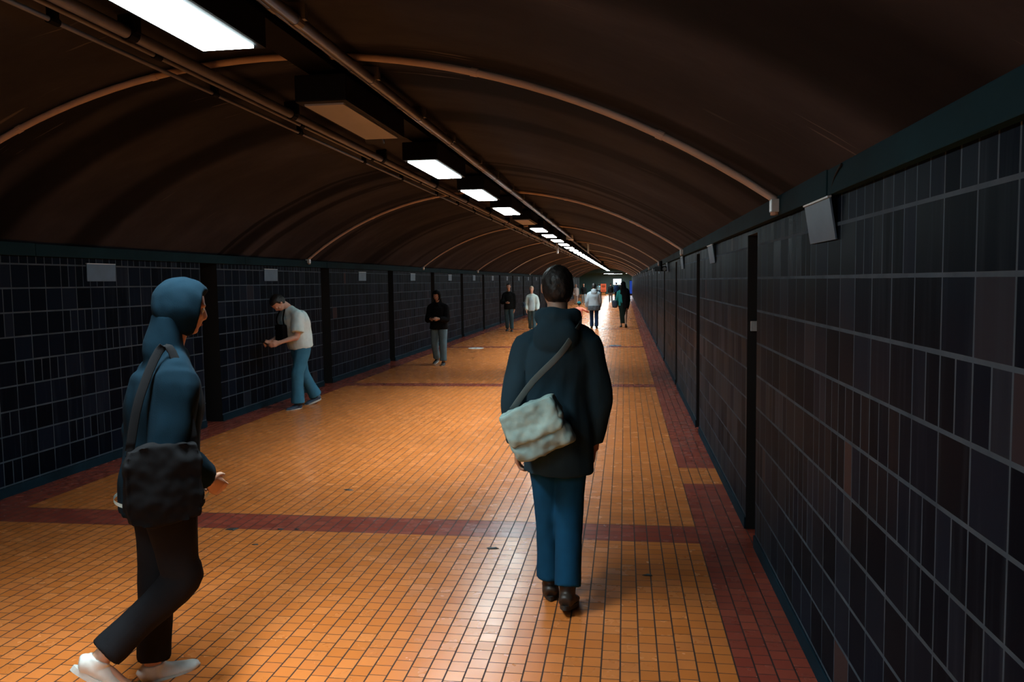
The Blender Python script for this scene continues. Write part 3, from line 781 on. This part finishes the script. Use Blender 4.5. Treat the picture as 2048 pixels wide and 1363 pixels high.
def person(label, x, y, heading, F, skin, voxel=.012, curl=28, face=True):
    e = empty('person', (x, y, F.z0), rad(heading))
    tag(e, label, 'person')
    obj('body', remesh(body_bm(F, curl), voxel, 2), skin, e)
    if face: eyes(F, e)
    return e
def wear(e, name, bm, m, voxel=.014, fold=.006, fs=7.0, smooth=3, seed=0.0, stretch=(1, 1, .45)):
    return obj(name, remesh(bm, voxel, smooth, fold, fs, seed, stretch), m, e)
def world(e, F, p):
    """point of a figure's own frame in the world"""
    c, s = math.cos(e.rotation_euler.z), math.sin(e.rotation_euler.z)
    return Vector((e.location.x + c * p[0] - s * p[1], e.location.y + s * p[0] + c * p[1], e.location.z + p[2]))
def at_foot(e, F, i, x, y):
    """slide the figure so that foot i stands on (x, y)"""
    p = world(e, F, F.ank[i]); e.location.x += x - p.x; e.location.y += y - p.y

def bag(e, F, name, label, c, size, m, strap=None, flap=None, cat='bag', rot=0.0, tilt=0.0, fold=.012):
    """a soft bag; centre c and strap points in the figure's frame, built as a thing of its own"""
    b = empty(name, world(e, F, c), e.rotation_euler.z + rad(rot))
    bm = bmesh.new(); sx, sy, sz = size
    box(bm, (-sx / 2, -sy / 2, -sz / 2), (sx / 2, sy / 2, sz / 2), min(sy, sz) * .32)
    T = Matrix.Rotation(rad(tilt), 4, 'Y')
    bmesh.ops.transform(bm, matrix=T, verts=bm.verts)
    o = obj('pouch', remesh(bm, .009, 4, fold, 12.0, 3.0, (1, 1, 1)), m, b)
    if flap:
        bm = bmesh.new(); box(bm, (-sx * .47, -sy * .62, -sz * .18), (sx * .47, sy * .1, sz * .5), sy * .2); bmesh.ops.transform(bm, matrix=T, verts=bm.verts)
        obj('flap', remesh(bm, .008, 3, fold * .7, 14.0, 8.0, (1, 1, 1)), flap, b)
    if strap:
        inv = Matrix.Rotation(-rad(rot), 3, 'Z')
        bm = bmesh.new(); tube(bm, [(inv @ (Vector(p) - Vector(c)), .018, .003) for p in strap[1]], ref=strap[2] if len(strap) > 2 else (1, 0, 0), n=10)
        obj('strap', bm, strap[0], b, True)
    return tag(b, label, cat)
def held(e, F, i, name, label, size, m, scr=None, tip=60):
    p = F.wri[i] + F.hdir[i] * .055 * F.h + F.palm[i].normalized() * .020 * F.h
    o = empty(name, world(e, F, p), e.rotation_euler.z)
    o.rotation_euler.x = -rad(tip)
    obj('case', newbox((-size[0] / 2, -size[1] / 2, -size[2] / 2), (size[0] / 2, size[1] / 2, size[2] / 2), .003), m, o)
    if scr: obj('screen', newbox((-size[0] * .44, -size[1] / 2 - .001, -size[2] * .46), (size[0] * .44, -size[1] / 2 + .001, size[2] * .46)), scr, o)
    return tag(o, label, 'phone')

K = dict(
    blackj=cloth('dark_jacket_cloth', (0.018, 0.040, 0.056)), denim=cloth('blue_denim', (0.006, 0.050, 0.110)), boot=simple('brown_boot', (0.030, 0.018, 0.012), .5),
    bluej=cloth('deep_blue_jacket', (0.0016, 0.0105, 0.0190)), darktr=cloth('near_black_trousers', (0.010, 0.010, 0.012)), whites=simple('white_shoe', (0.62, 0.62, 0.60), .55),
    palebag=cloth('pale_grey_green_canvas', (0.27, 0.38, 0.37), var=.5), palebag2=cloth('grey_green_canvas_flap', (0.32, 0.45, 0.43), var=.6), strapm=cloth('grey_strap', (0.10, 0.12, 0.12)),
    tee=cloth('pale_blue_white_cotton', (0.62, 0.80, 0.86), var=.2), jeans=cloth('washed_blue_denim', (0.050, 0.190, 0.310)), navy=simple('navy_sneaker', (0.03, 0.05, 0.09), .6),
    blackh=cloth('black_hoodie_cloth', (0.006, 0.006, 0.007)), greyj=cloth('grey_blue_trousers', (0.115, 0.190, 0.235)), blks=simple('black_sneaker', (0.012, 0.012, 0.014), .6),
    black=cloth('black_knit', (0.008, 0.010, 0.011)), djean=cloth('grey_blue_jeans', (0.050, 0.105, 0.135)), cream=cloth('cream_cardigan', (0.46, 0.54, 0.52), var=.15), topg=cloth('pale_grey_blue_top', (0.36, 0.46, 0.50)),
    salmon=cloth('salmon_jacket', (0.62, 0.20, 0.14)), teal=cloth('teal_knit', (0.02, 0.22, 0.22)), tealhat=cloth('dark_teal_knit_hat', (0.015, 0.07, 0.09)), greyc=cloth('light_grey_wool', (0.24, 0.28, 0.31), var=.2),
    greyd=cloth('grey_checked_wool', (0.055, 0.065, 0.075), var=.6), navyj=cloth('navy_denim', (0.008, 0.022, 0.065)), blackl=cloth('black_drape', (0.004, 0.004, 0.005)), green=cloth('dark_green_skirt', (0.006, 0.014, 0.012)),
    navyb=simple('navy_leather', (0.012, 0.030, 0.055), .45), phone=simple('black_phone', (0.006, 0.006, 0.007), .3), trim=simple('pale_reflective_trim', (0.55, 0.72, 0.75), .4), stone=cloth('stone_coat', (0.40, 0.38, 0.38)),
    light=cloth('light_blue_jeans', (0.30, 0.42, 0.50)), midg=cloth('mid_grey_trousers', (0.10, 0.11, 0.12)), cyan=cloth('pale_cyan_jacket', (0.30, 0.50, 0.58)))

# 1 the walker in the middle, seen from behind
F = pose(1.87, lean=3, legs=((4, 3, -3), (-3, 15, -3)), foot=(0, 12), arms=((-3, 14, 12, 0), (2, 11, 10, 6)), head=(6, 14), wide=.92)
e = person('person in dark hooded jacket and blue jeans walking away, largest figure, in the middle', -.35, 4.33, 0, F, M['skin'], .0065)
wear(e, 'jacket', top_bm(F, length=.135, gape=.018, hood='down', flare=.002, sw=.006), K['blackj'], .010, .016, 6.0)
wear(e, 'trousers', legs_bm(F, (.054, .045, .041, .041)), K['denim'], .010, .007, 9.0)
wear(e, 'hair', hair_mesh(F), M['hair'], .007, .004, 26.0, 1)
for i in (0, 1): shoe(F, i, e, K['boot'], M['dsole'], True)
at_foot(e, F, 0, -.425, 4.42)
st = F.sh[1] + F.up * .055
bag(e, F, 'messenger_bag', 'pale grey green messenger bag slung at the back of the walker in the dark jacket', (F.sp[0].x - .095, -.225, .03), (.33, .11, .28), K['palebag'],
    (K['strapm'], [(-.23, -.19, .12), (-.12, -.165, .27), (.03, -.16, .42), (.115, -.10, .545), (.125, 0.0, .575), (.08, .115, .50), (-.06, .165, .28), (-.20, .12, .10), (-.27, -.07, .05), (-.27, -.19, .06)], (0, 0, 1)), K['palebag2'], rot=-6, tilt=-24, fold=.016)

# 2 the passer-by at the left edge
F = pose(1.84, lean=6, legs=((-2, 3, 0), (6, 58, 0)), foot=(0, 40), arms=((-14, 10, 62, 30), (-10, 10, 58, 26)), head=(10, 0))
e = person('person in deep blue jacket and dark trousers striding past close by on the left', -2.1, 3.3, -46, F, M['skin'], .0065)
wear(e, 'jacket', top_bm(F, length=.075, gape=.020, hood='up', flare=.012, sw=.006), K['bluej'], .010, .011, 8.0, seed=4)
wear(e, 'hood', hood_mesh(F), K['bluej'], .008, .006, 10.0, 2)
wear(e, 'trousers', legs_bm(F, (.056, .046, .041, .040)), K['darktr'], .010, .007, 9.0, seed=2)
wear(e, 'hair', hair_mesh(F, seed=5.0), M['hair'], .007, .004, 26.0, 1)
for i in (0, 1): shoe(F, i, e, K['whites'], M['sole'])
bm = bmesh.new(); hem = F.sp[0] - Vector((0, 0, .050 * F.h)); n = 40; r0, r1 = [], []
for k in range(n):
    a = 2 * PI * k / n
    p = hem + Vector((math.cos(a) * .130 * F.h, math.sin(a) * .105 * F.h, 0)); r0.append(bm.verts.new(p)); r1.append(bm.verts.new(p + Vector((0, 0, .016))))
for k in range(n): bm.faces.new((r0[k], r0[(k + 1) % n], r1[(k + 1) % n], r1[k]))
obj('reflective_trim', bm, K['trim'], e, True)
at_foot(e, F, 0, -2.15, 3.27)
bag(e, F, 'shoulder_bag', 'black shoulder bag at the hip of the passer-by in the blue jacket', (.275, -.05, .03), (.10, .30, .34), K['blackh'],
    (K['blackh'], [(.27, .08, .18), (.24, .06, .38), (.175, .03, .565), (.165, -.02, .57), (.235, -.12, .38), (.27, -.17, .18)], (0, 1, 0)))

# 3 stooping person by the left wall
F = pose(1.84, lean=21, legs=((18, 16, 1), (-12, 18, 1)), foot=(0, 14), arms=((12, 10, 62, 14), (8, 8, 66, 16)), head=(52, 0), wide=.97)
e = person('stooping person in pale top and blue jeans walking beside the left wall', -4.65, 10.92, 148, F, M['skin2'], .010)
wear(e, 'shirt', top_bm(F, length=.03, gape=.020, sleeve=.8, puff=.026, flare=.004), K['tee'], .012, .010, 8.0, seed=1)
wear(e, 'trousers', legs_bm(F, (.058, .050, .048, .052), .97), K['jeans'], .012, .007, 8.0, seed=7)
wear(e, 'hair', hair_mesh(F, 'short', 3.0), M['hair'], .009, .004, 20.0, 1)
for i in (0, 1): shoe(F, i, e, K['navy'], M['sole'])
at_foot(e, F, 0, -4.72, 10.95)
bag(e, F, 'pouch_bag', 'black pouch bag hanging before the stooping person in the pale top', (.02, .31, .16), (.20, .09, .26), K['blackh'],
    (K['blackh'], [(-.06, .31, .27), (-.06, .325, .38), (-.02, .27, .50), (.03, .22, .56), (.08, .27, .50), (.10, .325, .38), (.10, .31, .27)], (1, 0, 0)))
held(e, F, 1, 'phone', 'black phone in the hands of the stooping person in the pale top', (.09, .012, .16), K['phone'])

# 4 black hoodie
F = pose(1.66, lean=5, legs=((7, 6, 2), (-9, 18, 5)), foot=(0, 12), arms=((14, 10, 84, 32), (14, 10, 84, 32)), head=(22, 0), wide=1.08)
e = person('person in black hoodie and grey blue trousers walking towards the camera, looking down', -4.05, 17.1, 176, F, M['skin'], .010)
wear(e, 'hoodie', top_bm(F, length=.045, gape=.022, hood='up', flare=.006), K['blackh'], .013, .008)
wear(e, 'hood', hood_mesh(F, 3.0), K['blackh'], .009, .004, 10.0, 2)
wear(e, 'trousers', legs_bm(F, (.060, .052, .048, .048)), K['greyj'], .013, .007, seed=3)
wear(e, 'hair', hair_mesh(F, seed=2.0), M['hair'], .010, .003, 20.0, 1)
for i in (0, 1): shoe(F, i, e, K['blks'], M['sole'])
held(e, F, 1, 'phone', 'black phone held before the chest of the person in the black hoodie', (.08, .012, .15), K['phone'])

# 5 man in black sweater
F = pose(1.74, lean=2, legs=((4, 3, 1), (-7, 14, 1)), foot=(0, 10), arms=((-4, 8, 12, 2), (18, 14, 70, 46)), head=(2, 0))
e = person('person in black sweater and grey blue jeans facing the camera by the left wall', -4.17, 28.7, 180, F, M['skin'], .012)
wear(e, 'sweater', top_bm(F, length=.06, gape=.019), K['black'], .014)
wear(e, 'trousers', legs_bm(F, (.056, .048, .042, .042)), K['djean'], .014, seed=5)
wear(e, 'hair', hair_mesh(F, seed=7.0), M['hair'], .010, .003, 20.0, 1)
for i in (0, 1): shoe(F, i, e, K['blks'], M['dsole'])

# 6 woman in cream cardigan
F = pose(1.64, lean=2, legs=((8, 5, 1), (-8, 18, 1)), foot=(0, 14), arms=((6, 14, 22, 0), (2, 8, 26, 4)), head=(4, 0), wide=.98)
e = person('person in cream cardigan over pale grey top facing the camera, beyond the largest figure', -3.29, 28.35, 178, F, M['skin2'], .012)
wear(e, 'cardigan', top_bm(F, length=.05, gape=.016, sw=.010), K['cream'], .014)
bm = bmesh.new(); tube(bm, [(F.sp[0] + Vector((0, .120, -.10)), .110, .045), (F.sp[1] + Vector((0, .108, 0)), .100, .045), (F.sp[2] + Vector((0, .110, 0)), .09, .045), (F.sp[3] + Vector((0, .075, 0)), .04, .04)], n=16)
wear(e, 'top', bm, K['topg'], .012, .003)
wear(e, 'trousers', legs_bm(F, (.056, .048, .044, .046)), K['djean'], .014, seed=6)
wear(e, 'hair', hair_mesh(F, 'bun', 2.0), M['blond'], .010, .003, 20.0, 1)
for i in (0, 1): shoe(F, i, e, K['whites'], M['sole'])
bag(e, F, 'handbag', 'dark handbag at the side of the person in the cream cardigan', (.265, .02, .10), (.12, .26, .26), K['navyb'],
    (K['navyb'], [(.25, .10, .20), (.22, .08, .36), (.165, .01, .485), (.18, -.05, .40), (.25, -.08, .20)], (0, 1, 0)))

# 7 person in the grey coat and 8 the child
F = pose(1.69, lean=3, legs=((4, 3, 0), (-4, 8, 0)), foot=(0, 6), arms=((-4, 16, 10, -4), (4, 8, 14, 2)), head=(8, 0), wide=1.10)
e = person('person in light grey coat with checked hem and navy jeans walking away', -1.15, 30.3, 0, F, M['skin2'], .012)
wear(e, 'coat', top_bm(F, length=.035, gape=.026, hood='down', flare=.006, sw=.008), K['greyc'], .014, .010)
bm = bmesh.new(); tube(bm, [(F.sp[0] - Vector((0, 0, .125 * F.h)), .145 * F.h, .118 * F.h), (F.sp[0] - Vector((0, 0, .06 * F.h)), .144 * F.h, .116 * F.h), (F.sp[0] - Vector((0, 0, .015 * F.h)), .136 * F.h, .108 * F.h)], n=24)
wear(e, 'coat_hem', bm, K['greyd'], .014, .009, 14.0)
wear(e, 'trousers', legs_bm(F, (.054, .046, .043, .044), .99), K['navyj'], .014, seed=8)
wear(e, 'hair', hair_mesh(F, seed=4.0), M['hair'], .010, .003, 20.0, 1)
for i in (0, 1): shoe(F, i, e, K['blks'], M['dsole'])
F = pose(.97, lean=2, legs=((6, 4, 0), (-6, 12, 0)), foot=(0, 8), arms=((-8, 16, 10, 0), (4, 62, 0, -58)), head=(0, 0), wide=1.16, hs=1.40)
e = person('small child in salmon jacket and teal hat holding the hand of the grey coated person', -1.72, 30.45, 0, F, M['skin2'], .008)
wear(e, 'jacket', top_bm(F, length=.05, gape=.024, flare=.01, sw=.008), K['salmon'], .010, .006, 9.0)
wear(e, 'trousers', legs_bm(F, (.056, .050, .046, .046)), K['darktr'], .010, .004, 9.0)
bm = bmesh.new(); R = head_rot(F); ellip(bm, F.skull + R @ Vector((0, -.006, .026)), (.072, .086, .082), R); tube(bm, [(F.skull + R @ Vector((0, -.006, -.010)), .075, .089), (F.skull + R @ Vector((0, -.006, .024)), .075, .089)], n=20)
wear(e, 'hat', bm, K['tealhat'], .007, .002, 20.0)
bm = bmesh.new(); tube(bm, [(F.skull + R @ Vector((0, -.006, .024)), .079, .093), (F.skull + R @ Vector((0, -.006, .046)), .077, .091)], n=24, sub=1)
obj('hat_stripe', bm, K['teal'], e, True)
wear(e, 'hair', hair_mesh(F, seed=9.0), M['hair'], .008, .002, 20.0, 1)
for i in (0, 1): shoe(F, i, e, K['blks'], M['dsole'])

# 9 person in the long black drape
F = pose(1.76, lean=3, legs=((6, 4, 0), (-10, 20, 0)), foot=(0, 20), arms=((6, 15, 34, 6), (-2, 8, 10, 4)), head=(0, 0), wide=1.02)
e = person('person in long black headscarf and black skirt walking away near the right wall', -.05, 30.85, 0, F, M['skin3'], .012)
wear(e, 'top', top_bm(F, length=.05, gape=.014), K['teal'], .014)
bm = bmesh.new(); hh = F.h; tube(bm, [(F.sp[0] - Vector((0, 0, .43 * hh)), .062 * hh, .060 * hh), (F.sp[0] - Vector((0, 0, .25 * hh)), .080 * hh, .074 * hh), (F.sp[0] - Vector((0, 0, .06 * hh)), .102 * hh, .084 * hh), (F.sp[1], .094 * hh, .074 * hh)], n=24)
wear(e, 'skirt', bm, K['green'], .014, .012, 9.0, stretch=(1, 1, .2))
bm = bmesh.new(); R = head_rot(F); ellip(bm, F.skull - F.hfw * .010 * hh + F.hup * .006 * hh, (.050 * hh, .056 * hh, .060 * hh), R)
tube(bm, [(F.skull - F.hfw * .012 * hh, .050 * hh, .054 * hh), (F.neck - F.fw * .015 * hh, .070 * hh, .058 * hh), (F.sp[3] - F.fw * .030 * hh + Vector((.028 * hh, 0, 0)), .110 * hh, .064 * hh), (F.sp[1] - F.fw * .030 * hh + Vector((.045 * hh, 0, 0)), .092 * hh, .075 * hh), (F.sp[0] - Vector((-.045 * hh, .03 * hh, .10 * hh)), .078 * hh, .078 * hh)], n=24)
wear(e, 'headscarf', bm, K['blackl'], .014, .012, 8.0, stretch=(1, 1, .25))
for i in (0, 1): shoe(F, i, e, K['blks'], M['dsole'])
bag(e, F, 'handbag', 'navy handbag on the arm of the person in the black headscarf', (-.33, .02, -.02), (.20, .30, .30), K['navyb'],
    (K['navyb'], [(-.33, .10, .12), (-.31, .07, .26), (-.30, 0, .30), (-.31, -.07, .26), (-.33, -.10, .12)], (0, 1, 0)))

# 10 - 15 distant people
def distant(label, x, y, heading, h, top, trousers, hairm, style='short', arms=None, gape=.016, length=.05, legs=((5, 4, 1), (-7, 14, 1)), shoes='blks', skin='skin', hood=None):
    F = pose(h, lean=2, legs=legs, foot=(0, 10), arms=arms, head=(0, 0))
    e = person(label, x, y, heading, F, M[skin], .014)
    wear(e, 'jacket', top_bm(F, length=length, gape=gape, hood=hood), K[top], .017, .006)
    wear(e, 'trousers', legs_bm(F), K[trousers], .017, .005)
    if hood == 'up': wear(e, 'hood', hood_mesh(F), K[top], .014, .003, 10.0, 2)
    wear(e, 'hair', hair_mesh(F, style), hairm, .012, .003, 20.0, 1)
    for i in (0, 1): shoe(F, i, e, K[shoes], M['sole'] if shoes == 'whites' else M['dsole'])
    return e
distant('distant person in pale stone coat, left of the person in black and light jeans', -3.72, 61.6, 180, 1.55, 'stone', 'stone', M['hair'], length=.12, hood='up')
distant('distant person in black top and light blue jeans facing the camera', -3.15, 61.9, 180, 1.60, 'black', 'light', M['hair'], 'long', shoes='whites')
distant('distant person in dark jacket and grey trousers, left of the pair under the screen', -1.15, 66.4, 0, 1.60, 'black', 'midg', M['hair'], legs=((4, 3, 2), (-3, 6, 2)))
distant('distant person in navy jacket and white shoes, beneath the lit screen', -.72, 71.1, 0, 1.63, 'navyj', 'darktr', M['hair'], shoes='whites')
distant('distant person in black coat, right of the navy jacket beneath the lit screen', -.30, 71.8, 0, 1.60, 'blackl', 'darktr', M['hair'], length=.16)
distant('farthest person, pale cyan jacket, beside the orange notice board', -2.95, 92.0, 0, 1.45, 'cyan', 'navyj', M['hair'])

# ------------------------------------------------------------------ camera, world, view
cam = bpy.data.cameras.new('camera'); co = bpy.data.objects.new('camera', cam); C.objects.link(co)
cam.sensor_fit = 'HORIZONTAL'; cam.sensor_width = 36.0; cam.lens = 36.0 * 1593.0 / 2048.0
cam.clip_start = 0.05; cam.clip_end = 300
Rm = Matrix(((0.98995, -0.00286, -0.14042), (0.13946, -0.07518, 0.98737), (-0.01338, -0.99717, -0.07404)))
# columns: image right, image down, view direction
r_, d_, f_ = Rm.col[0].normalized(), Rm.col[1].normalized(), Rm.col[2].normalized()
mw = Matrix.Identity(4)
for i in range(3): mw[i][0] = r_[i]; mw[i][1] = -d_[i]; mw[i][2] = -f_[i]
mw[0][3], mw[1][3], mw[2][3] = 0, 0, 1.8
co.matrix_world = mw
SC.camera = co
w = bpy.data.worlds.new('world'); SC.world = w; w.use_nodes = True
w.node_tree.nodes['Background'].inputs[0].default_value = (0.004, 0.012, 0.02, 1); w.node_tree.nodes['Background'].inputs[1].default_value = 0.3
SC.view_settings.view_transform = 'Standard'; SC.view_settings.look = 'None'
SC.view_settings.exposure = 0.0; SC.view_settings.gamma = 1.0; SC.view_settings.use_curve_mapping = False
SC.cycles.use_denoising = True
SC.cycles.max_bounces = 8; SC.cycles.diffuse_bounces = 5; SC.cycles.glossy_bounces = 4
SC.cycles.caustics_reflective = False; SC.cycles.caustics_refractive = False
SC.cycles.sample_clamp_indirect = 8.0
